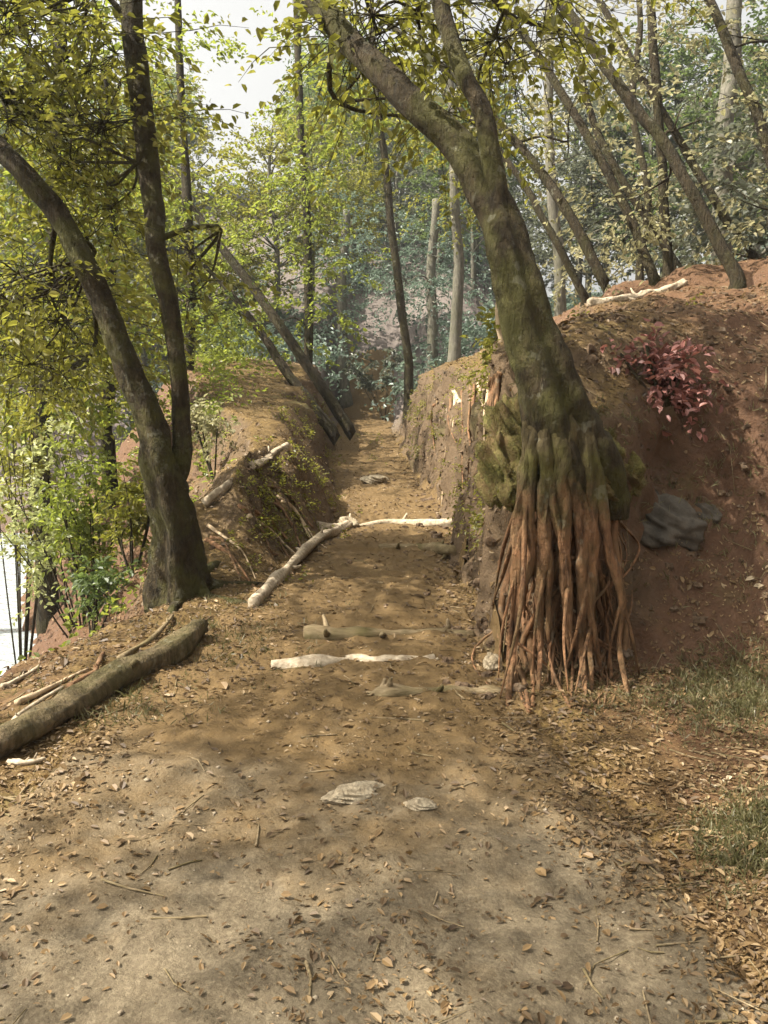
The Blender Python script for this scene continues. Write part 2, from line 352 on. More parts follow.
def crown(mb, wood, trunk, blobs, rng, n=12, ln=.42, ll=.075, twig=True, limb=.03):
    """blobs: (px, py, d, rx, ry, rd, sprays); the crown grows on limbs from the trunk polyline"""
    for (px, py, d, rx, ry, rd, ns) in blobs:
        if ns < 0: c, R, ns = np.array([px, py, d], float), np.array([rx, ry, rd], float), -ns   # given in metres
        else: c = at(px, py, d); R = np.array([rx / F * d, rd, ry / F * d])
        k = max(2, int(ns / 16))
        sub = c + unit(rng.normal(size=(k, 3))) * R * rng.uniform(.15, .92, (k, 1)) ** .6
        lo = np.argmin(np.linalg.norm(trunk - c, axis=1)); st = trunk[lo]
        hub = st + (c - st) * .55 + rng.normal(size=3) * .15
        if limb:
            L0 = np.linalg.norm(c - st)
            if L0 > .3: tube(wood, spline([st, st + (hub - st) * .5 + [0, 0, .1 * L0], hub, c], 4), np.linspace(limb, limb * .4, 13), 6, .3, rng.integers(99))
        for q in sub:
            if limb:
                md = (hub + q) / 2 + rng.normal(size=3) * .12 * np.linalg.norm(q - hub)
                tube(wood, spline([hub, md, q], 4), np.linspace(limb * .5, limb * .14, 9), 5, cap=False)
            m = max(3, int(ns / k)); cl = R.mean() * .42
            off = rng.normal(size=(m, 3)) * np.array([cl, cl, cl * .6])
            pos = q + off
            if twig:
                for p in pos: tube(wood, [q, (q + p) / 2 + rng.normal(size=3) * .04, p], [limb * .16, limb * .12, .004], 3, cap=False)
            sprays(mb, wood, pos, off + unit(q - st) * cl * .8 + rng.normal(size=(m, 3)) * cl * .3, rng, n, ln, ll, twig)
def pth(pts):  # [(px,py,d,half-width px)] -> samples and radii
    P = np.array([list(at(a, b, d)) + [r / F * d] for a, b, d, r in pts])
    S = spline(P, 14); return S[:, :3], np.maximum(S[:, 3], .004)
def wiggle(P, amp, rng, f=1.1):
    s = rng.uniform(0, 50); t = np.arange(len(P)) * .10 * f
    o = np.stack([vn(t, 0 * t + s, 1), vn(t, 0 * t + s, 2), 0 * t], 1) * amp * 2
    o[0] = 0
    return P + o
def tree(name, label, cat, stems, blobs, leaf, bark, rng=None, group=None, foot_sink=.25, flare=1.5, twigs=None, n=12, ln=.42, ll=.075, twig=True, limb=.03, k=10, snap=True, rgh=.16, flut=0, wig=.5):
    """stems[0] is the trunk (starts at the ground); further stems fork from it"""
    rng = rng or np.random.default_rng(abs(hash(label)) % 1)
    allp = []; w = MB(); base = None
    for i, st in enumerate(stems):
        P, R = pth(st); P = wiggle(P, R.mean() * wig, rng)
        if i == 0:
            if snap: b = P[0].copy(); b[2] = gz(b[0], b[1])
            else: b = P[0].copy()
            base = b
            if snap and b[2] < P[0][2] - .05:
                P = np.vstack([b, b + (P[0] - b) * .5, P]); R = np.concatenate([[R[0] * 1.1, R[0] * 1.05], R])
            P = np.vstack([P[0] - [0, 0, foot_sink], P]); R = np.concatenate([[R[0]], R])
            hgt = np.linalg.norm(P - P[1], axis=1); R = R * (1 + (flare - 1) * np.exp(-(hgt / (R[1] * 2.2)) ** 1.3))
        tube(w, P, R, k, rgh, int(rng.integers(900)), True, (.10 + flut * np.exp(-np.linalg.norm(P - P[1], axis=1) / (R[1] * 4))) if i == 0 and flut else None)
        allp.append(P)
    T = np.vstack(allp)
    t = empty(name, base, label, cat, group)
    if blobs:
        lf = MB(); crown(lf, w, T, blobs, rng, n, ln, ll, twig, limb)
        lf.build('crown', leaf, t, smooth=False)
    w.build('trunk', bark, t)
    return t, T

# ------------------------------------------------------------------ ground, trail, stream
def warp(n, a, b, lo, hi, c=0):
    """n samples from lo to hi, dense near c"""
    B = 3.1
    f = lambda u: np.sinh(u * B)
    ulo, uhi = np.arcsinh((lo - c) / a) / B, np.arcsinh((hi - c) / a) / B
    return c + a * f(np.linspace(ulo, uhi, n))
def grid(mb, X, Y, Z):
    r, c = X.shape
    i = np.arange(r - 1)[:, None] * c + np.arange(c - 1)[None, :]
    mb.add(np.stack([X, Y, Z], -1).reshape(-1, 3), None, np.stack([i, i + 1, i + c + 1, i + c], -1).reshape(-1, 4))
def xr(y):
    y = np.asarray(y, float)
    r = np.interp(y, FOOT[5:, 1], FOOT[5:, 0])
    near = np.interp(y, [-8, 1, 2.5, 4, 4.6], [1.5, 1.3, 1.05, .85, .8])
    return np.where(y < 4.6, near, r) + .10 * vn(y * 1.1, y * 0, 15)
gx, gy = warp(560, 2.6, 0, -75, 75, .2), warp(620, 4.0, 0, -7, 130, 4.5)
X, Y = np.meshgrid(gx, gy)
Z0 = height(X, Y, False); gY, gX = np.gradient(Z0, gy, gx, edge_order=1)
sl2 = gX ** 2 + gY ** 2; att = 1 / (1 + 1.5 * sl2)
Z = Z0 + att * (height(X, Y) - Z0)
dn = (1 - att) * (.26 * fbm(X * 2.3 + Z0 * 1.3, Y * 2.3 - Z0 * 2.1, 101, 3) + .13 * fbm(X * 8 + Z0 * 5, Y * 8 - Z0 * 7, 103, 4)) + .02 * fbm(X * 6 + Z0 * 4, Y * 6 - Z0 * 5, 105, 3)
nl = np.sqrt(1 + sl2)
X0, Y0 = X, Y
tm = ss(.0, .18, X - xl(Y) - .04) * ss(.0, .18, xr(Y) - X - .04) * (1 - ss(34, 36, Y))
mb = MB(); grid(mb, X0 - gX / nl * dn * (1 - tm), Y0 - gY / nl * dn * (1 - tm), Z + dn / nl - .05 * tm)
SURF.append(mb); tag(mb.build('ground', M['ground']), kind='structure')
yy = np.concatenate([np.linspace(-6, 1.4, 40, endpoint=False), np.geomspace(1.4, 36, 640)])
uu = np.linspace(0, 1, 150)
YY, UU = np.meshgrid(yy, uu, indexing='ij')
rag = .10 * fbm(YY * 2.3, UU * 0, 31, 3)
XA = xl(YY) - .02 + rag; XB = xr(YY) + .02 + .10 * fbm(YY * 2.3, UU * 0, 36, 3)
XX = XA + (XB - XA) * UU
ZZ = height(XX, YY) + .012 - .05 * (1 - ss(0, .04, UU) * ss(0, .04, 1 - UU)) + .010 * fbm(XX * 7, YY * 7, 44, 3)
mb = MB(); grid(mb, XX, YY, ZZ)
SURF.append(mb); tag(mb.build('trail', M['trail']), kind='structure')
mb = MB(); grid(mb, *[q for q in np.meshgrid(np.linspace(-44, -4.0, 30), np.linspace(-7, 40, 40))], np.full((40, 30), -2.3))
tag(mb.build('stream', M['water']), kind='structure')

# what was built is what things stand on: rays against the ground and trail meshes
from mathutils.bvhtree import BVHTree
from mathutils import Vector
_v = np.concatenate([np.concatenate(q.v) for q in SURF]); _f = np.concatenate([SURF[0].f4[0], SURF[1].f4[0] + SURF[0].n])
_c = _v[_f[:, 0]]; _f = _f[(np.abs(_c[:, 0]) < 45)]
BVH = BVHTree.FromPolygons(_v.tolist(), _f.tolist())
def gz(x, y):
    h = BVH.ray_cast(Vector((x, y, 60)), Vector((0, 0, -1)))
    return h[0].z if h[0] else float(height(np.array([x]), np.array([y]))[0])
def ground_at(px, py, dmin=1.5, dmax=60):
    a, b = at(px, py, dmin), at(px, py, dmin + 1)
    h = BVH.ray_cast(Vector(a), Vector(b - a))
    return np.array(h[0]) if h[0] else at(px, py, 12)
def drop(x, y):
    P, N = [], []
    for a, b in zip(x, y):
        h = BVH.ray_cast(Vector((a, b, 30)), Vector((0, 0, -1)))
        if h[0]: P.append(h[0]); N.append(h[1])
    P, N = np.array(P), np.array(N); return P, N * np.sign(N[:, 2:3] + 1e-9)
def face(n, side, y0, y1, z0, z1):
    P, N = [], []
    for _ in range(n):
        y_ = math.exp(RNG.uniform(math.log(y0), math.log(y1))); o = Vector((0, y_, RNG.uniform(z0, z1) + .1)); dv = Vector((side, RNG.normal() * .3, RNG.normal() * .15)).normalized()
        h = BVH.ray_cast(o, dv)
        if h[0]: P.append(h[0]); N.append(h[1] if h[1].dot(dv) < 0 else -h[1])
    return np.array(P), np.array(N)

# ------------------------------------------------------------------ the big leaning tree with exposed roots
rng = np.random.default_rng(3)
trunk_px = [(578, 500, 5.12, 40), (565, 455, 5.0, 38), (550, 402, 4.98, 30), (536, 350, 5.0, 25.5), (515, 280, 5.05, 22), (494, 205, 5.2, 18.5), (447, 138, 5.4, 15), (392, 84, 5.6, 13), (345, 36, 5.85, 11.5), (305, -8, 6.1, 10.5), (220, -95, 6.6, 10), (120, -180, 7.2, 6)]
limb_px = [(502, 235, 5.12, 12), (494, 170, 5.2, 10.5), (480, 110, 5.3, 9), (456, 50, 5.5, 8), (438, -20, 5.7, 8), (430, -160, 6.2, 5)]
big, TB = tree('leaning_tree', 'large dark leaning tree on the bank corner with mossy base and exposed red roots', 'tree', [trunk_px, limb_px],
    [(420, 30, 6.2, 90, 50, 1.0, 60), (375, 30, 7.0, 40, 60, 1.2, 30), (430, 120, 7.2, 45, 60, .8, 26), (380, -190, 6.5, 150, 80, 1.6, 110), (520, -120, 5.6, 160, 110, 1.5, 110), (560, 30, 6.6, 90, 50, 1, 26)],
    M['leaf_olive'], M['bark_moss'], rng, flare=1.0, foot_sink=.1, k=40, snap=False, flut=.34, rgh=.10, wig=.2)
# mossy root mass: one lumpy body wrapping the corner of the bank
def lump(c, r, seed, amp=.25, n=48, fr=2.2):
    th = np.linspace(0, math.pi, n); ph = np.linspace(0, 2 * math.pi, 2 * n, endpoint=False)
    T_, P_ = np.meshgrid(th, ph, indexing='ij')
    D = np.stack([np.sin(T_) * np.cos(P_), np.sin(T_) * np.sin(P_), np.cos(T_)], -1)
    q = fbm(D[..., 0] * fr + D[..., 2] * 1.7 + seed, D[..., 1] * fr - D[..., 2] * 1.3, seed, 5)
    V = np.asarray(c) + D * np.asarray(r) * (1 + amp * q[..., None])
    k = 2 * n; i = np.arange(n - 1)[:, None] * k + np.arange(k)[None, :]; j = np.arange(n - 1)[:, None] * k + (np.arange(k)[None, :] + 1) % k
    return V.reshape(-1, 3), np.stack([i, i + k, j + k, j], -1).reshape(-1, 4)
mb = MB()
for c_, r_, s_ in [((560, 478, 5.02), (.27, .26, .17), 3), ((532, 482, 5.0), (.15, .16, .15), 8), ((592, 464, 5.14), (.17, .24, .16), 13), ((604, 446, 5.3), (.12, .2, .15), 17), ((585, 490, 5.02), (.2, .2, .13), 23), ((618, 478, 5.3), (.14, .2, .15), 29), ((505, 470, 5.12), (.14, .2, .2), 31), ((515, 430, 5.3), (.16, .2, .2), 37), ((540, 478, 4.97), (.14, .12, .13), 41), ((590, 480, 4.97), (.15, .12, .14), 43), ((566, 440, 5.0), (.19, .14, .12), 53)]:
    V, f4 = lump(at(*c_) + [0, .05, 0], (r_[0], r_[1] * .85, r_[2]), s_, .75); mb.add(V, None, f4)
rm = mb.build('root_mass', M['moss'], big); rm['label'] = 'mossy green root mass at the foot of the trunk'
tuft = MB()
Vs = np.concatenate(mb.v); ii = rng.integers(0, len(Vs), 20000); ctr = at(562, 448, 5.05)
leaves(tuft, Vs[ii], unit(Vs[ii] - ctr) + rng.normal(size=(20000, 3)) * .6, rng.normal(size=(20000, 3)), rng.uniform(.005, .015, 20000), rng.uniform(.003, .006, 20000))
tuft.build('moss_sprigs', M['moss_leaf'], big, smooth=False)
def bank_root(parent, px_pts, r0, r1, material, seed, label=None, out=.35, dmin=4.0, head=None):
    q = spline(np.array(px_pts, float), 5); q[:, 0] += np.cumsum(rng.normal(size=len(q))) * 1.0
    P = np.array([ground_at(a, b, dmin, 30) for a, b in q]); 
    if head is not None: P = np.vstack([head, P])
    for _ in range(2): P[1:-1] = (P[:-2] + 2 * P[1:-1] + P[2:]) / 4
    R_ = np.linspace(r0, r1, len(P)) * (1 + .35 * vn(np.arange(len(P)) * .4, np.zeros(len(P)) + seed, 3))
    P[:, 1] -= R_ * out + .02; P[:, 2] += R_ * .2
    mb = MB(); tube(mb, P, R_, 9, .5, seed); o = mb.build('root', M[material], parent)
    if label: o['label'] = label
for i in range(78):
    thin = i >= 24
    x0 = rng.uniform(516, 612); x1 = 560 + (x0 - 560) * rng.uniform(.9, 1.3) + rng.normal() * 10
    y0 = rng.uniform(460, 500) if not thin else rng.uniform(480, 600); y1 = rng.uniform(650, 712) if not thin else y0 + rng.uniform(60, 150)
    y1 = min(y1, 712); r0 = rng.choice([.01, .014, .02, .03]) if not thin else rng.uniform(.004, .011)
    pale = i in (30, 38, 50, 61, 70)
    bank_root(big, [(x0, y0), (x0 + rng.normal() * 12 - 3, y0 + (y1 - y0) * .3), ((x0 + x1) / 2 + rng.normal() * 16, y0 + (y1 - y0) * .55), (x1 + rng.normal() * 12, y0 + (y1 - y0) * .8), (x1, y1)], r0, r0 * .45, 'root_pale' if pale else 'root', i, 'pale bare root' if pale else None, rng.uniform(-.5, .7))
for i in range(12):
    u = (i - 5.5) / 5.5 + rng.normal() * .05; x0 = 551 + u * 20; x1 = 563 + u * 44; x2 = x1 + u * 10 + rng.normal() * 8
    P = [at(x0, 378 + 14 * abs(u), 4.97), at(x0 + (x1 - x0) * .35, 418, 4.87 + .06 * abs(u))]; yb = rng.uniform(640, 706)
    for k in range(6):
        y_ = 455 + (yb - 455) * k / 5; x_ = x0 + (x1 - x0) * min(1, .65 + k * .12) + (x2 - x1) * k / 5 + rng.normal() * 3; g = ground_at(x_, y_)
        P.append(g - [0, .015, 0] if g[1] < 4.84 else at(x_, y_, 4.80 + .05 * abs(u)))
    P = spline(P, 6); n_ = len(P)
    for _ in range(2): P[1:-1] = (P[:-2] + 2 * P[1:-1] + P[2:]) / 4
    t_ = np.linspace(0, 1, n_); r0 = rng.uniform(.035, .06)
    R_ = r0 * (1 - t_) ** .8 + .008; R_ = R_ * (1 + .45 * vn(np.arange(n_) * .35, np.zeros(n_) + i, 8))
    mb = MB(); tube(mb, P, R_, 12, .8, i + 7)
    for q_ in range(3):                                              # forks
        a_ = int(rng.integers(n_ // 3, n_ - 4)); y_ = min(560 + rng.uniform(0, 140), 708); e = ground_at(x2 + rng.normal() * 22, y_)
        tube(mb, spline([P[a_], (P[a_] + e) / 2 + [rng.normal() * .03, -.02, 0], e], 5), np.linspace(R_[a_] * .6, .004, 11), 7, .6, i + q_)
    mb.build('root', M['buttress'], big)
mb = MB()
for i in range(420):
    x0 = rng.uniform(505, 622); y0 = rng.uniform(470, 640); P = ground_at(x0, y0); L = rng.uniform(.05, .28)
    Q = P + np.array([[0, -.01, 0], [rng.normal() * .03, -.035, -L * .5], [rng.normal() * .06, -.02, -L]]); tube(mb, spline(Q, 3), np.linspace(rng.uniform(.0015, .004), .0008, 7), 4, cap=False)
rl = mb.build('rootlets', M['root'], big); rl['kind'] = 'stuff'

# ------------------------------------------------------------------ the forked tree on the left
rng = np.random.default_rng(11)
stemA = [(184, 604, 6.75, 26), (176, 550, 6.75, 22), (168, 490, 6.75, 20), (154, 440, 6.75, 15), (122, 352, 6.8, 12.5), (88, 275, 6.9, 11.5), (48, 205, 7.0, 10.5), (4, 152, 7.1, 9.5), (-70, 80, 7.3, 9), (-160, 0, 7.6, 6)]
stemB = [(170, 500, 6.85, 13), (182, 440, 6.9, 9.5), (178, 370, 7.0, 8.5), (165, 280, 7.1, 9), (148, 190, 7.3, 10), (138, 95, 7.5, 10.5), (134, 0, 7.7, 10), (130, -140, 8.2, 9)]
forked, TF = tree('forked_tree', 'dark forked tree at the left trail edge, one stem leaning left', 'tree', [stemA, stemB],
    [(50, 90, 7.6, 80, 90, 1.0, 210), (20, 300, 7.3, 50, 80, .8, 140), (45, 10, 7.2, 90, 60, 1.0, 150), (190, 270, 7.6, 22, 50, .6, 16), (20, -160, 7.2, 150, 90, 1.6, 110), (-4.4, 4.6, 6.3, 1.5, 1.3, .8, -190), (-4.4, 2.7, 6.6, 1.4, 1.2, .8, -170), (-4.9, 1.1, 6.8, 1.7, 1.3, .8, -190), (-6.0, 4.2, 7.2, 1.6, 1.4, 1.0, -110), (-2.6, 4.2, 6.6, 1.2, 1.2, .7, -70), (100, 190, 8., 60, 50, .8, 70), (75, 290, 8.2, 50, 60, .8, 100), (30, 390, 8.4, 40, 40, .7, 60)],  # crown parts given in metres: unseen boughs added to shade the trail
    M['leaf_olive'], M['bark_moss'], rng, flare=1.35, k=40, flut=.3)
for a in np.linspace(0, 2 * math.pi, 7, endpoint=False) + .3:
    b = np.array(forked['_w']); dv = np.array([math.cos(a), math.sin(a), 0]); L = rng.uniform(.4, .9)
    P = np.array([b + dv * .10 + [0, 0, .16], b + dv * .26 + [0, 0, .03], b + dv * (.28 + L * .5), b + dv * (.28 + L) + [0.05, 0, 0]])
    for q in P[1:]: q[2] = gz(q[0], q[1]) - .012
    P[-1][2] -= .05
    mb = MB(); tube(mb, spline(P, 6), np.linspace(.075, .02, 19), 9, .4, int(a * 10)); mb.build('root', M['bark_moss'], forked)
for i in range(12):
    x0 = rng.uniform(205, 290); y0 = 525 - (x0 - 205) * .55 + rng.uniform(-5, 20); L = rng.uniform(40, 90)
    bank_root(forked, [(x0, y0), (x0 + L * .3, y0 + rng.uniform(4, 18)), (x0 + L * .55, y0 + rng.uniform(20, 50)), (x0 + L * .7, y0 + rng.uniform(40, 60))], rng.uniform(.008, .025), .005, 'root' if i % 3 else 'root_pale', 60 + i, None if i % 3 else 'pale bare root', .6, 6.5)

# ------------------------------------------------------------------ saplings and slim trees
def slim(name, label, stems, blobs, leaf, bark, seed, cat='tree', group=None, **kw):
    kw = dict(dict(k=9, limb=.018, flare=1.25), **kw)
    return tree(name, label, cat, stems, blobs, M[leaf], M[bark], np.random.default_rng(seed), group, **kw)
slim('slim_tree', 'thin straight dark trunk rising behind the right bank, upright in the middle', [[(409, 372, 22, 4.5), (397, 265, 22.2, 4), (384, 165, 22.4, 3.6), (376, 70, 22.6, 3.4), (370, -40, 23, 3)]],
     [(385, 40, 22.6, 40, 50, .8, 30), (365, -40, 23, 60, 50, 1, 30)], 'leaf_olive', 'bark', 21)
slim('slim_tree', 'slender dark trunk leaning left over the far end of the trail', [[(350, 432, 19, 6), (308, 368, 19.3, 5.2), (256, 292, 19.8, 4.6), (206, 226, 20.2, 4), (150, 150, 20.8, 3)]],
     [(205, 215, 20, 22, 30, .8, 14), (160, 170, 20.5, 40, 40, 1, 24)], 'leaf_lime', 'bark', 22)
slim('slim_tree', 'short dark leaning trunk close beside the slender one at the trail end', [[(334, 436, 17.5, 6), (296, 384, 17.7, 5), (262, 335, 18, 4), (232, 296, 18.3, 3), (205, 265, 18.6, 2)]],
     [(235, 320, 18.2, 40, 40, 1, 34)], 'leaf_green', 'bark', 23)
slim('backlit_tree', 'bright lime green backlit tree beside the white sky gap', [[(306, 420, 23, 5), (309, 320, 23, 4.5), (306, 210, 23.2, 4), (300, 90, 23.5, 3.5), (296, -20, 24, 3)]],
     [(324, 60, 23, 30, 80, 1.2, 110), (308, 190, 22.5, 34, 60, 1.2, 90), (250, 320, 22, 40, 60, 1.2, 90), (345, 150, 22, 34, 60, 1, 50), (235, 250, 22.5, 26, 40, 1, 34), (300, 290, 22, 40, 50, 1, 50)], 'leaf_lime', 'bark', 24, n=14, ln=.55, ll=.13, twig=False)
E = [('leaning thin tree rooted beside the pale log on the right hill', [(604, 282, 9.2, 5.5), (568, 214, 9.4, 5), (546, 180, 9.6, 4.6), (520, 146, 9.8, 4.2), (478, 100, 10.1, 3.8), (430, 58, 10.5, 3), (370, 10, 11, 2)], [(500, 90, 10, 50, 40, .8, 26), (560, 120, 10, 40, 40, .8, 14)]),
     ('second thin leaning tree on the right hill, its top bowed to the left', [(655, 285, 9.8, 5), (630, 215, 10, 4.6), (598, 155, 10.2, 4.2), (560, 92, 10.5, 4), (528, 42, 10.8, 3.5), (470, -30, 11.2, 3)], [(600, 190, 10.4, 60, 50, .8, 20), (530, 40, 11, 60, 40, .9, 30)]),
     ('thickest thin leaning tree of the right hill, straight and dark', [(738, 282, 8.6, 6.5), (700, 205, 8.8, 6), (660, 140, 9, 5.6), (628, 98, 9.2, 5.4), (596, 50, 9.4, 5), (558, 0, 9.7, 4.6), (490, -80, 10.2, 3.5)], [(650, 190, 9.4, 50, 40, .8, 16), (590, 10, 9.7, 70, 40, .9, 26), (700, 120, 9, 40, 50, .7, 16)]),
     ('upright thin tree among the leaning ones on the right hill', [(668, 268, 11, 5), (662, 180, 11.1, 4.6), (655, 90, 11.2, 4.4), (652, 0, 11.4, 4), (650, -90, 11.8, 3)], [(650, 40, 11.4, 30, 60, .8, 20), (640, -60, 11.5, 80, 50, 1, 30)]),
     ('thin tree at the right edge leaning towards the pale gap', [(790, 215, 10, 6), (762, 130, 10.2, 5.2), (738, 70, 10.4, 4.8), (708, -5, 10.7, 4.2), (670, -80, 11, 3)], [(740, 200, 9.8, 40, 50, .8, 22), (760, 40, 10.5, 50, 40, .9, 26)])]
E += [('bare thin leaning tree just right of the big leaning trunk', [(585, 300, 12, 4), (556, 240, 12, 3.6), (520, 180, 12.3, 3.2), (482, 130, 12.6, 2.8), (440, 90, 13, 2)], []),
      ('bare thin tree leaning across the others between the second and the thickest', [(690, 285, 12, 4.4), (655, 230, 12, 4), (612, 165, 12.2, 3.6), (585, 90, 12.5, 3.2), (570, 0, 13, 2.8)], []),
      ('slim tree leaning sharply left at the top of the right hill', [(760, 262, 11, 4.6), (722, 215, 11, 4.2), (684, 150, 11.3, 3.8), (640, 75, 11.6, 3.4), (600, 0, 12, 3), (560, -60, 12.4, 2)], [(620, 40, 11.8, 50, 40, .8, 14)]),
      ('forked looking bare slim tree behind the upright one', [(640, 270, 14, 4), (648, 190, 14, 3.6), (632, 110, 14.3, 3.2), (640, 30, 14.6, 2.8), (634, -40, 15, 2)], [])]
for i, (lb, st, bl) in enumerate(E):
    slim('leaning_sapling', lb, [st], bl, 'leaf_pale', 'bark', 40 + i, group='thin leaning trees on the right hill')
slim('bare_sapling', 'pale bare sapling stub on the rim of the right bank beside the leaning tree', [[(502, 340, 7.2, 4), (499, 318, 7.2, 3.4), (499, 285, 7.25, 2.6), (494, 240, 7.3, 1.6)]], [], 'leaf_pale', 'root_pale', 50)

# taller woods behind on the left, right and middle
W = [('blue green tree filling the gap behind the thin straight trunk', [(430, 380, 30, 6), (432, 300, 30, 5), (436, 200, 30.4, 4)], [(430, 250, 30, 34, 50, 1.6, 90), (385, 270, 29, 36, 40, 1.6, 70), (440, 300, 29, 26, 26, 1.3, 40)], 'bluegreen', 'bark_grey'),
     ('pale blue green tree at the end of the trail right of the leaning slender trunks', [(345, 395, 32, 6), (342, 300, 32, 5), (346, 210, 32.4, 4)], [(345, 240, 32, 36, 50, 1.6, 90), (340, 320, 31, 36, 36, 1.4, 60)], 'bluegreen', 'bark_grey'),
     ('tall tree far left whose trunk stands behind the leaning stem', [(40, 470, 13, 9), (50, 330, 13.2, 8), (58, 150, 13.5, 7), (60, 0, 13.8, 6), (60, -120, 14, 5)], [(60, 160, 13.5, 70, 80, 1.5, 150), (40, 310, 13, 60, 80, 1.2, 150), (60, 20, 13.5, 90, 70, 1.4, 130), (60, 410, 12.8, 50, 40, 1.1, 90)], 'leaf_lime', 'bark'),
     ('olive leaved tree between the two stems of the forked tree', [(108, 440, 15, 7), (112, 330, 15.2, 6), (110, 200, 15.5, 5), (104, 60, 15.8, 4)], [(115, 260, 15, 50, 60, 1.2, 90), (115, 370, 14.6, 50, 50, 1.2, 110), (100, 90, 15.6, 60, 70, 1.3, 90)], 'leaf_olive', 'bark'),
     ('sunlit tree right of the upright stem at the edge of the white sky', [(186, 420, 18, 6), (188, 330, 18.2, 5.4), (190, 220, 18.5, 5), (180, 100, 18.8, 4), (176, -20, 19, 3)], [(190, 340, 18, 30, 60, 1.2, 60), (160, 110, 18.6, 14, 90, 1, 40), (172, 240, 18.4, 20, 60, 1, 40), (236, 380, 17.6, 34, 26, 1, 24)], 'leaf_lime', 'bark'),
     ('leafy tree at the far left edge above the stream', [(-60, 520, 14, 9), (-50, 380, 14, 8), (-45, 200, 14.2, 7), (-40, 40, 14.5, 5)], [(-20, 260, 14, 70, 90, 1.4, 90), (-10, 420, 13.6, 60, 60, 1.2, 130), (-20, 100, 14.2, 80, 90, 1.4, 80)], 'leaf_olive', 'bark'),
     ('grey olive tree behind the crown of the big leaning tree', [(455, 345, 26, 6), (458, 240, 26, 5), (452, 120, 26.4, 4.4), (446, 0, 27, 3.6)], [(450, 60, 26, 50, 80, 1.8, 80), (420, 150, 26, 40, 60, 1.5, 60), (470, 180, 26, 36, 60, 1.5, 40)], 'leaf_olive', 'bark_grey'),
     ('pale leaved tree beyond the right hill, seen through the thin leaning trees', [(560, 330, 22, 6), (556, 230, 22, 5.4), (550, 120, 22.3, 4.6), (548, 0, 22.8, 4)], [(560, 170, 22, 60, 70, 1.8, 36), (540, 40, 22.4, 60, 60, 1.8, 44), (600, 240, 21, 50, 40, 1.5, 50)], 'leaf_pale', 'bark_grey'),
     ('grey trunked tree on the skyline of the right hill', [(722, 250, 17, 10), (724, 160, 17, 9), (730, 60, 17.2, 8), (738, -60, 17.6, 6)], [(750, 170, 16.5, 36, 70, 1.4, 100), (700, 215, 16.5, 40, 34, 1.4, 40), (755, 40, 17, 24, 60, 1.4, 40)], 'leaf_dull', 'bark_grey'),
     ('broad dull tree at the right edge of the hill', [(800, 280, 12, 12), (795, 180, 12, 11), (800, 60, 12.2, 10), (806, -60, 12.5, 8)], [(770, 230, 11.6, 50, 60, 1, 90), (775, 130, 12, 40, 60, 1, 50), (720, 250, 11.6, 50, 34, 1, 40)], 'leaf_dull', 'bark_grey')]
for i, (lb, st, bl, lf, bk) in enumerate(W):
    slim('woodland_tree', lb, [st], bl, lf, bk, 60 + i, group='trees of the middle distance', n=14, ln=.5, ll=.11, twig=False, limb=.03)

# shrubs on the falling left slope
def shrub(name, label, base, tops, leaf, seed, n=14, ll=.07, group=None):
    rng = np.random.default_rng(seed); b = np.asarray(base, float)
    t = empty(name, b, label, 'shrub', group); w = MB(); lf = MB()
    for (px, py, d, rx, ry, rd, ns) in tops:
        c = at(px, py, d); R = np.array([rx / F * d, rd, ry / F * d])
        for q in range(max(3, ns // 9)):
            tip = c + unit(rng.normal(size=3)) * R * rng.uniform(.2, 1)
            md = b + (tip - b) * .5 + rng.normal(size=3) * .12 + [0, 0, .15]
            st = spline([b - [0, 0, .1], md, tip], 6); tube(w, st, np.linspace(.014, .003, len(st)), 5, cap=False)
            m = 9; pos = st[rng.integers(len(st) // 2, len(st), m)] + rng.normal(size=(m, 3)) * .07
            sprays(lf, w, pos, rng.normal(size=(m, 3)) + [0, 0, .2], rng, n, .3, ll, False)
    lf.build('foliage', M[leaf], t, smooth=False); w.build('stem', M['bark'], t); return t
def gp(px, d):
    x = at(px, 500, d)[0]; return [x, d, gz(x, d)]
shrub('shrub', 'yellow green sunlit bush on the slope left of the forked tree', gp(88, 9.5), [(84, 470, 9.5, 44, 70, .7, 150)], 'leaf_lime', 81)
shrub('shrub', 'pale green bush at the left edge above the stream', gp(78, 9.9), [(20, 500, 9.6, 40, 30, .6, 60), (30, 440, 9.8, 40, 40, .6, 50)], 'leaf_brightpale', 82)
shrub('shrub', 'olive bush high on the slope at the far left edge', gp(10, 11), [(20, 390, 11, 60, 60, .9, 110)], 'leaf_olive', 83)
shrub('shrub', 'twiggy bush just left of the forked trunk base', gp(130, 8.6), [(135, 500, 8.6, 26, 60, .5, 60)], 'leaf_olive', 84)
shrub('shrub', 'dark low bush in the hollow below the forked tree', gp(85, 8.2), [(98, 580, 8.2, 30, 20, .5, 50)], 'leaf_green', 85)
shrub('shrub', 'small leafy bush between forked trunk and left bank top', gp(215, 10.5), [(205, 420, 10.5, 26, 40, .5, 40)], 'leaf_pale', 86)
shrub('shrub', 'low yellow green growth on the rim of the right bank left of the trunk', [1.25, 7.6, gz(1.25, 7.6)], [(496, 352, 7.6, 24, 18, .4, 50)], 'leaf_olive', 87)
shrub('shrub', 'grey green bushes at the end of the trail', gp(385, 30), [(375, 362, 30, 44, 14, 1.2, 70)], 'leaf_dull', 88, ll=.16)

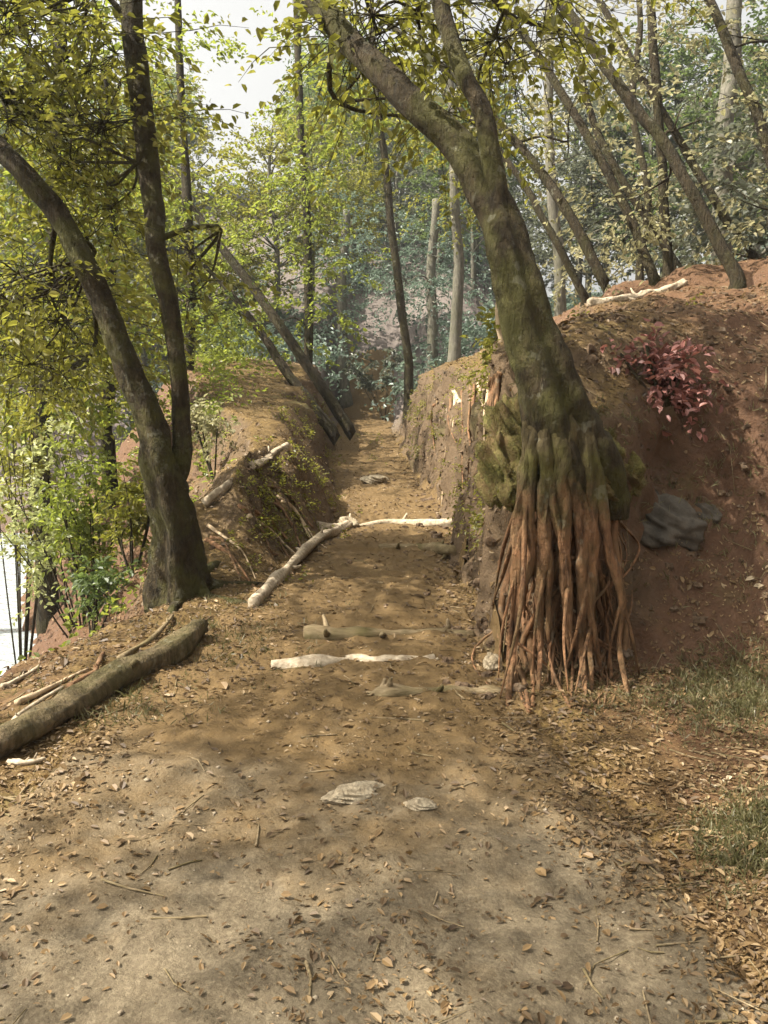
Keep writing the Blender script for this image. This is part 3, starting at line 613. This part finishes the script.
rng = np.random.default_rng(97); mb = MB(); n = 1500
d = rng.uniform(6.0, 22, n); e_ = rng.uniform(1.2, 6, n) + np.clip(d - 9, 0, 9) * .12; xx = xl(d) - e_; P = np.stack([xx, d, height(xx, d)], 1)
P = P[(rng.random(n) < .55 + vn(xx * .8, d * .8, 6)) & (P[:, 2] > -1.2) & ((d > 9) | (e_ < 2.0))]
P = np.repeat(P, 3, 0) + np.abs(rng.normal(size=(len(P) * 3, 3))) * [.15, .15, .16]
sprays(mb, None, P, rng.normal(size=P.shape) + [0, 0, .5], rng, 9, .3, .07, False)
tag(mb.build('slope_undergrowth', M['leaf_lime'], smooth=False), 'low leafy undergrowth covering the falling slope left of the trail', 'undergrowth', kind='stuff')
shrub('fern', 'clump of russet red dead fronds high on the right bank right of the trunk', ground_at(665, 400), [(665, 384, ground_at(665, 384)[1], 46, 24, .25, 130)], 'russet', 89, ll=.06)
mb = MB()
for (m_, sd_, a_, b_, c_, d_) in ((900, 1, 4.4, 20, .5, 2.3), (1100, -1, 6.8, 24, .1, 1.5)):
    P, N = face(m_, sd_, a_, b_, c_, d_); k_ = vn(P[:, 1] * 1.1, P[:, 2] * 1.6, 14) > .08; P, N = P[k_], N[k_]
    P = np.repeat(P, 2, 0) + rng.normal(size=(len(P) * 2, 3)) * .03; N = np.repeat(N, 2, 0)
    sprays(mb, None, P, N * .7 + rng.normal(size=P.shape) * .6, rng, 8, .16, .035, False)
tag(mb.build('bank_plants', M['leaf_olive'], smooth=False), 'small creeping plants in patches on the earth banks of the trail', 'creeping plants', kind='stuff')
# far hillside woods: a few kinds, copied
protos = []
rng = np.random.default_rng(91)
for kname, lf, lb in [('dull', 'leaf_dull', 'blue grey tree among those covering the far hillside beyond the trail'), ('green', 'leaf_green', 'dark green tree among those covering the far hillside beyond the trail'), ('olive', 'leaf_olive', 'olive tree among those covering the far hillside beyond the trail')]:
    H = rng.uniform(8, 10); t = empty('hillside_tree', (0, 0, 0), lb, 'tree', 'trees on the far hillside')
    w = MB(); c = MB(); P = spline([[0, 0, -.5], [.1, 0, H * .4], [-.2, .1, H * .75], [0, 0, H]], 5); tube(w, P, np.linspace(.16, .03, len(P)), 7, .3, 4)
    for b in range(30):
        h = rng.uniform(.25, 1) * H; a = rng.uniform(0, 6.28); L = rng.uniform(.6, 1) * 2.6 * (1.15 - h / H) ** .6
        s0 = P[np.argmin(abs(P[:, 2] - h * .9))]; q = s0 + np.array([math.cos(a) * L, math.sin(a) * L, .25 * L + h * .1])
        tube(w, [s0, (s0 + q) / 2 + [0, 0, .1], q], [.04, .025, .01], 5, cap=False)
        m = 16; pos = q + rng.normal(size=(m, 3)) * [.6, .6, .4]
        sprays(c, w, pos, pos - s0, rng, 12, .6, .17, False)
    c.build('crown', M[lf], t, smooth=False); w.build('trunk', M['bark_grey'], t); protos.append(t)
used = [False] * 3
for i in range(150):
    d = rng.uniform(30, 72); px = rng.uniform(-330, 900)
    x = (px - 384) / F * d
    if 185 < px < 300 and d > 36: continue
    if 320 < px < 450 and d < 40: continue
    if 490 < px < 690 and d > 40 and rng.random() < .75: continue
    k = int(rng.choice(3, p=[.6, .25, .15])) if px > 330 else int(rng.choice(3, p=[.2, .4, .4]))
    loc = (x, d, gz(x, d)); s = rng.uniform(.75, 1.15)
    if not used[k]:
        protos[k].location = loc; protos[k].scale = (s, s, s); used[k] = True
    else: copy_tree(protos[k], loc, rng.uniform(0, 6.28), s)

rng = np.random.default_rng(93); mb = MB(); n = 5200
d = rng.uniform(27, 72, n); px = rng.uniform(120, 800, n); xx = (px - 384) / F * d; zz = height(xx, d)
k = rng.random(n) < .5 + 1.2 * vn(xx * .25, d * .25, 8)
k &= ~((xx > xl(d) - .3) & (xx < xr(d) + .3) & (d < 40)); P = np.stack([xx, d, zz], 1)[k]
P = np.repeat(P, 4, 0) + rng.normal(size=(len(P) * 4, 3)) * [.5, .5, .25] + [0, 0, .45]
sprays(mb, None, P, rng.normal(size=P.shape) + [0, 0, .4], rng, 9, .6, .17, False)
tag(mb.build('undergrowth', M['bluegreen'], smooth=False), 'grey green undergrowth covering the far hillside', 'undergrowth', kind='stuff')
hz = MB(); a = np.array([[x_, y_, z_] for z_ in (-6, 60) for y_ in (-12, 128) for x_ in (-74, 74)], float)
hz.add(a, None, [[0, 2, 3, 1], [4, 5, 7, 6], [0, 1, 5, 4], [2, 6, 7, 3], [0, 4, 6, 2], [1, 3, 7, 5]])
hm, hnt, ho = mat('valley_haze'); pv = hnt.nodes.new('ShaderNodeVolumePrincipled'); pv.inputs['Density'].default_value = .0009; pv.inputs['Color'].default_value = (.86, .92, .95, 1); pv.inputs['Anisotropy'].default_value = .3
hnt.links.new(pv.outputs[0], ho.inputs['Volume'])
if HAZE: tag(hz.build('haze', hm, smooth=False), 'thin pale haze in the air over the far hillside', 'haze', kind='stuff')

# ------------------------------------------------------------------ logs, steps, stones, sticks
def log(name, label, pts, r, material, cat='log', group=None, seed=1, k=18, rough=.5, lift=.5, taper=.85):
    if pts[0] == 'rest': P = np.array([[x_, y_, gz(x_, y_)] for x_, y_ in pts[1:]])
    else: P = np.array([ground_at(*p) for p in pts])
    P[:, 2] += r * lift
    S = spline(P, 10); S = S + np.stack([vn(np.arange(len(S)) * .23, np.zeros(len(S)) + seed + q_ * 7.7, 4) for q_ in range(3)], 1) * r * [1.2, 1.2, .6]
    rr = np.linspace(r, r * taper, len(S)) * (1 + .35 * vn(np.arange(len(S)) * .3, np.zeros(len(S)) + seed, 2))
    mb = MB(); tube(mb, S, rr, k, rough, seed); q_ = np.random.default_rng(seed + 500)
    for _ in range(4 if r > .035 else 2):
        i_ = int(q_.integers(3, len(S) - 3)); d_ = unit(q_.normal(size=3) + [0, -.3, .6]); L_ = r * q_.uniform(1.2, 2.6)
        tube(mb, [S[i_], S[i_] + d_ * L_ * .6, S[i_] + d_ * L_ + q_.normal(size=3) * r * .2], [r * .42, r * .3, r * .16], 7, .6, seed)
    return tag(mb.build(name, M[material], None, S[0]), label, cat, group)
log('fallen_log', 'long brown fallen log along the left trail edge leading up to the forked tree', [(-60, 778), (20, 742), (110, 694), (200, 638)], .08, 'log', seed=4, lift=.75)
log('fallen_log', 'pale log standing in for the sunlit edge along the top of the left bank', [(204, 506), (228, 486), (256, 467), (286, 449)], .045, 'pale', seed=5)  # its pale colour paints the sunlit edge of the bank
log('fallen_log', 'short pale log lying across the right hillside beneath the thin trees', ['rest', (2.05, 8.7), (2.45, 8.85), (2.85, 9.2), (3.2, 9.3)], .045, 'pale', seed=6)
log('sunlit_rim_branch', 'pale branch standing in for the sunlit rim of the right bank left of the big tree', ['rest', (1.02, 6.3), (1.05, 7.3), (1.08, 8.6), (1.04, 10.2), (.98, 12.5)], .04, 'pale', cat='branch', seed=7)  # added along the rim as painted sunlight on the bank edge
log('edging_log', 'pale edging log along the left foot of the trail below the left bank', [(256, 606), (285, 572), (318, 543), (348, 527)], .05, 'pale', seed=8, lift=.6)
ST = [('step_log', 'long farthest wooden step log across the trail, pale on top', [(318, 527), (400, 523), (452, 521)], .075, 'pale'),
      ('step_log', 'wooden step log just in front of the farthest one, right half of the trail', [(375, 548), (425, 546), (458, 546)], .065, 'wood'),
      ('step_log', 'thin brown wooden step log across the trail behind the bright one', [(300, 634), (390, 631), (476, 634)], .065, 'wood'),
      ('step_log', 'bright sunlit-toned wooden step log in mid trail left of the roots', [(278, 666), (360, 659), (432, 656)], .07, 'pale'),
      ('step_log', 'thin half buried step log in mid trail nearest the camera', [(365, 692), (430, 688), (500, 691)], .055, 'wood')]
for i, (n_, lb, pts, r, m) in enumerate(ST): log(n_, lb, pts, r, m, 'step', 'wooden steps across the trail', 20 + i, lift=-.45, taper=.8, rough=.6)
def stone(label, px, py, size, material, seed, group='loose stones', rz=0.):
    p = ground_at(px, py) + ([.03, .13, -.02] if material == 'greystone' else [0, 0, -size[2] * .15]); V, f4 = lump((0, 0, 0), size, seed, .55 if material == 'greystone' else .6, 40, 1.5)
    c, s = math.cos(rz), math.sin(rz); V = V @ np.array([[c, s, 0], [-s, c, 0], [0, 0, 1]])
    mb = MB(); mb.add(V + p + [0, 0, size[2] * .35], None, f4)
    return tag(mb.build('stone', M[material], None, p), label, 'stone', group)
stone('long pale flat stone in the middle of the near trail', 352, 797, (.13, .055, .035), 'stone', 3, rz=.5)
stone('small pale stone right of the long flat one on the near trail', 420, 806, (.06, .035, .02), 'stone', 5)
stone('pale stone far along the trail in front of its end', 376, 482, (.20, .14, .09), 'stone', 8)
stone('whitish stone at the foot of the exposed red roots', 492, 668, (.05, .045, .065), 'stone', 11)
stone('whitish stone at the top of the edging log, beside the farthest step', 347, 526, (.13, .1, .08), 'stone', 14)
stone('dark grey boulder in the hollow of the right bank beside the roots', 660, 535, (.24, .22, .19), 'greystone', 17, None)
stone('small dark grey rock on the right slope beyond the boulder', 700, 520, (.14, .12, .1), 'greystone', 19, None)
# sticks on the sunlit verge beyond the long log
rng = np.random.default_rng(15)
SK = [((2, 742), (62, 690), 'pale', 'long pale stick on the verge behind the long log at the left edge'), ((8, 765), (46, 762), 'pale', 'short pale stick lying level at the left edge by the long log'),
      ((20, 705), (88, 672), 'root_pale', 'pale crooked stick on the left verge pointing at the forked tree'), ((70, 690), (104, 655), 'root', 'reddish stick on the left verge near the long log'),
      ((2, 690), (40, 668), 'pale', 'whitish stick at the left edge highest on the verge'), ((120, 662), (172, 618), 'wood', 'brown stick beside the long log close to the forked trunk')]
for i, (a, b, m, lb) in enumerate(SK):
    log('fallen_stick', lb, [a, ((a[0] + b[0]) / 2 + rng.normal() * 4, (a[1] + b[1]) / 2 + rng.normal() * 3), b], rng.uniform(.012, .022), m, 'stick', 'sticks on the left verge', 30 + i, 7, .5, .9, .6)
# fine roots hanging from the right bank, part of a small stump on its rim
sp = np.array([1.12, 8.4, gz(1.12, 8.4)])
stp = empty('mossy_stump', sp, 'small stump on the rim of the right bank with thin roots hanging down the face', 'stump')
mb = MB(); tube(mb, spline([sp - [0, 0, .2], sp + [0, 0, .05], sp + [-.02, 0, .22]], 5), np.linspace(.15, .1, 11), 12, .5, 3); mb.build('trunk', M['bark_moss'], stp)
for i in range(16):
    px = rng.uniform(432, 500); y0 = 395 - (px - 432) * .5; L = rng.uniform(50, 130)
    bank_root(stp, [(px, y0 + 12), (px - 3 + rng.normal() * 3, y0 + L * .5), (px - 2 + rng.normal() * 6, y0 + L)], rng.uniform(.01, .028), .005, 'root' if i % 4 else 'root_pale', 90 + i, None if i % 4 else 'pale bare root', .5, 5.2)

# ------------------------------------------------------------------ litter, gravel and grass
rng = np.random.default_rng(5)
def normals(x, y):
    e = .03; dx = (height(x + e, y) - height(x - e, y)) / (2 * e); dy = (height(x, y + e) - height(x, y - e)) / (2 * e)
    return unit(np.stack([-dx, -dy, np.ones_like(dx)], 1))
def scatter(n, ymin, ymax, half=.62):
    y = np.exp(rng.uniform(math.log(ymin), math.log(ymax), n)); x = rng.uniform(-half, half, n) * (y + .8); return x, y
def offtrail(x, y):
    return 1 - ss(-.1, .5, x - xl(y)) * ss(-.1, .5, xr(y) - x)
x, y = scatter(240000, 1.2, 32)
keep = rng.random(len(x)) < np.clip((.10 + .25 * ss(3.4, 5.5, y) + .9 * offtrail(x, y)) * (.42 + 1.9 * (fbm(x * 1.3, y * 1.3, 7, 4) + .3)), 0, 1)
B_, N = drop(x[keep], y[keep])
for (m_, sd_, a_, b_, c_, d_) in ((9000, 1, 4.2, 20, .0, 2.2), (7000, -1, 6.5, 22, .0, 1.4)):
    p_, q_ = face(m_, sd_, a_, b_, c_, d_); k_ = (vn(p_[:, 1] * 1.7, p_[:, 2] * 2.2 + p_[:, 0], 4) + .42) > rng.random(len(p_)); B_, N = np.vstack([B_, p_[k_]]), np.vstack([N, q_[k_]])
n = len(B_); y = B_[:, 1]
base = B_ + N * (.003 + .010 * rng.random((n, 1)))
A = np.cross(N, unit(rng.normal(size=(n, 3)))) + N * rng.normal(size=(n, 1)) * .2
L = np.clip(rng.gamma(2.0, .0085, n) + .005, .005, .05) * np.where(rng.random(n) < .03, 1.8, 1) * np.clip(.75 + y * .04, .75, 1.6)
mb = MB(); leaves(mb, base, A, N + rng.normal(size=(n, 3)) * .25, L, L * rng.uniform(.35, .75, n), .14, .14)
tag(mb.build('leaf_litter', M['litter'], smooth=False), 'brown fallen leaves covering the woodland floor beside the trail', 'fallen leaves', kind='stuff')
x, y = scatter(2600, 1.2, 14); mb = MB()
pr = offtrail(x, y)
for i in range(len(x)):
    if rng.random() > .10 + .5 * pr[i]: continue
    a = rng.uniform(0, 6.28); L = rng.uniform(.05, .28); dv = np.array([math.cos(a), math.sin(a)]) * L / 2
    pts = [np.array([x[i] + s * dv[0], y[i] + s * dv[1]]) + rng.normal(size=2) * L * .05 for s in (-1, 0, 1)]
    pts = np.array([[p[0], p[1], gz(p[0], p[1]) + .004] for p in pts]); tube(mb, pts, np.array([1, .85, .5]) * rng.uniform(.002, .006), 5, cap=False)
tag(mb.build('twig_litter', M['wood']), 'scatter of tiny broken twigs over the woodland floor and trail', 'twigs', kind='stuff')
x, y = scatter(7000, 1.2, 16, .5); k = (offtrail(x, y) < .6) & (rng.random(7000) < np.clip(.4 + 1.5 * fbm(x, y, 3, 3), .05, 1)); x, y = x[k], y[k]
oct_v = np.array([[1, 0, 0], [-1, 0, 0], [0, 1, 0], [0, -1, 0], [0, 0, 1], [0, 0, -1.]]); oct_f = np.array([[0, 2, 4], [2, 1, 4], [1, 3, 4], [3, 0, 4], [2, 0, 5], [1, 2, 5], [3, 1, 5], [0, 3, 5]])
mb = MB(); G_, _ = drop(x, y)
for i in range(len(G_)):
    s = rng.gamma(2, .0016) + .002; mb.add(oct_v * s * rng.uniform(.6, 1.4, (6, 1)) * [1, 1, .7] + G_[i] + [0, 0, s * .2], oct_f)
tag(mb.build('gravel', M['grit']), 'fine pale grit and pebbles strewn on the packed trail', 'gravel', kind='stuff')
mb = MB(); P1, N1 = face(900, 1, 4.2, 18, 0, 2.1); P2, N2 = face(700, -1, 6.6, 20, 0, 1.3); P3, N3 = drop(rng.uniform(1.0, 4.2, 900), rng.uniform(4.6, 8.5, 900)); P4, N4 = drop(.62 + rng.normal(size=260) * .14, rng.uniform(4.4, 14, 260))
P = np.vstack([P1, P2, P3, P4])
for p in P:
    r_ = min(.006 + rng.gamma(1.5, .007), .05); V, f4 = lump((0, 0, 0), (r_ * rng.uniform(.8, 1.4), r_, r_ * rng.uniform(.6, 1)), rng.uniform(0, 90), .9, 5, 1.5); mb.add(V + p, None, f4)
tag(mb.build('earth_clods', M['clod'], smooth=False), 'crumbled earth clods and small stones sticking from the cut banks', 'clods', kind='stuff')
mb = MB()
def tufts(px, py, sx, sy, n, L0=.07):
    for _ in range(n):
        p = ground_at(px + rng.normal() * sx, py + rng.normal() * sy); m = 9
        b = p + rng.normal(size=(m, 3)) * [.04, .04, 0]; a = rng.normal(size=(m, 3)) * .8 + [0, 0, .8]
        leaves(mb, b, a, rng.normal(size=(m, 3)), L0 * rng.uniform(.4, 1.2, m), np.full(m, .004), .1, .3)
tufts(740, 690, 34, 22, 520, .055); tufts(755, 838, 30, 26, 420, .045); tufts(650, 690, 40, 16, 160, .04); tufts(230, 640, 40, 20, 90, .05); tufts(560, 420, 40, 10, 120, .06); tufts(700, 480, 60, 60, 160, .06); tufts(110, 700, 50, 20, 80, .06)
tag(mb.build('grass', M['grass'], smooth=False), 'short green grass and moss tufts at the right verge', 'grass', kind='stuff')

# ------------------------------------------------------------------ camera, sky, sun
cd = bpy.data.cameras.new('camera'); cam = bpy.data.objects.new('camera', cd); C.objects.link(cam)
cam.location = (0, 0, EYE); cam.rotation_euler = (math.radians(90) - PITCH, 0, 0)
cd.sensor_fit = 'VERTICAL'; cd.sensor_height = 24; cd.lens = 12 / math.tan(FOV / 2); cd.clip_end = 500; cd.clip_start = .05
SC.camera = cam
SUN_EL, SUN_AZ = math.radians(52), math.radians(-101)       # azimuth from +Y towards +X: the sun stands to the left and a little ahead
sd = bpy.data.lights.new('sun', 'SUN'); so = bpy.data.objects.new('sun', sd); C.objects.link(so)
sd.energy = 5.0; sd.angle = math.radians(.6); sd.color = (1, .94, .83)
so.rotation_euler = (math.radians(90) - SUN_EL, 0, -SUN_AZ + math.pi)
wd = bpy.data.worlds.new('World'); SC.world = wd; wd.use_nodes = True
nt = wd.node_tree; nt.nodes.clear()
sky = nt.nodes.new('ShaderNodeTexSky'); sky.sky_type = 'NISHITA'; sky.sun_disc = False
sky.sun_elevation = SUN_EL; sky.sun_rotation = SUN_AZ; sky.air_density = 1; sky.dust_density = 6; sky.ozone_density = .6
hs = nt.nodes.new('ShaderNodeHueSaturation'); hs.inputs['Saturation'].default_value = .15
bg = nt.nodes.new('ShaderNodeBackground'); bg.inputs['Strength'].default_value = .12
ow = nt.nodes.new('ShaderNodeOutputWorld')
nt.links.new(sky.outputs[0], hs.inputs['Color']); wm = nt.nodes.new('ShaderNodeMix'); wm.data_type = 'RGBA'; wm.blend_type = 'MULTIPLY'; wm.inputs[0].default_value = 1; wm.inputs[7].default_value = (1, .97, .91, 1)
nt.links.new(hs.outputs[0], wm.inputs[6]); nt.links.new(wm.outputs[2], bg.inputs['Color']); nt.links.new(bg.outputs[0], ow.inputs['Surface'])
vs = SC.view_settings; vs.view_transform = 'Standard'; vs.look = 'None'; vs.gamma = 1; vs.exposure = 1.3; vs.use_curve_mapping = False
SC.cycles.use_denoising = True; SC.cycles.max_bounces = 7; SC.cycles.diffuse_bounces = 4; SC.cycles.transmission_bounces = 5
SC.cycles.use_adaptive_sampling = True; SC.cycles.adaptive_threshold = .02
for o in C.objects:
    if '_w' in o: del o['_w']
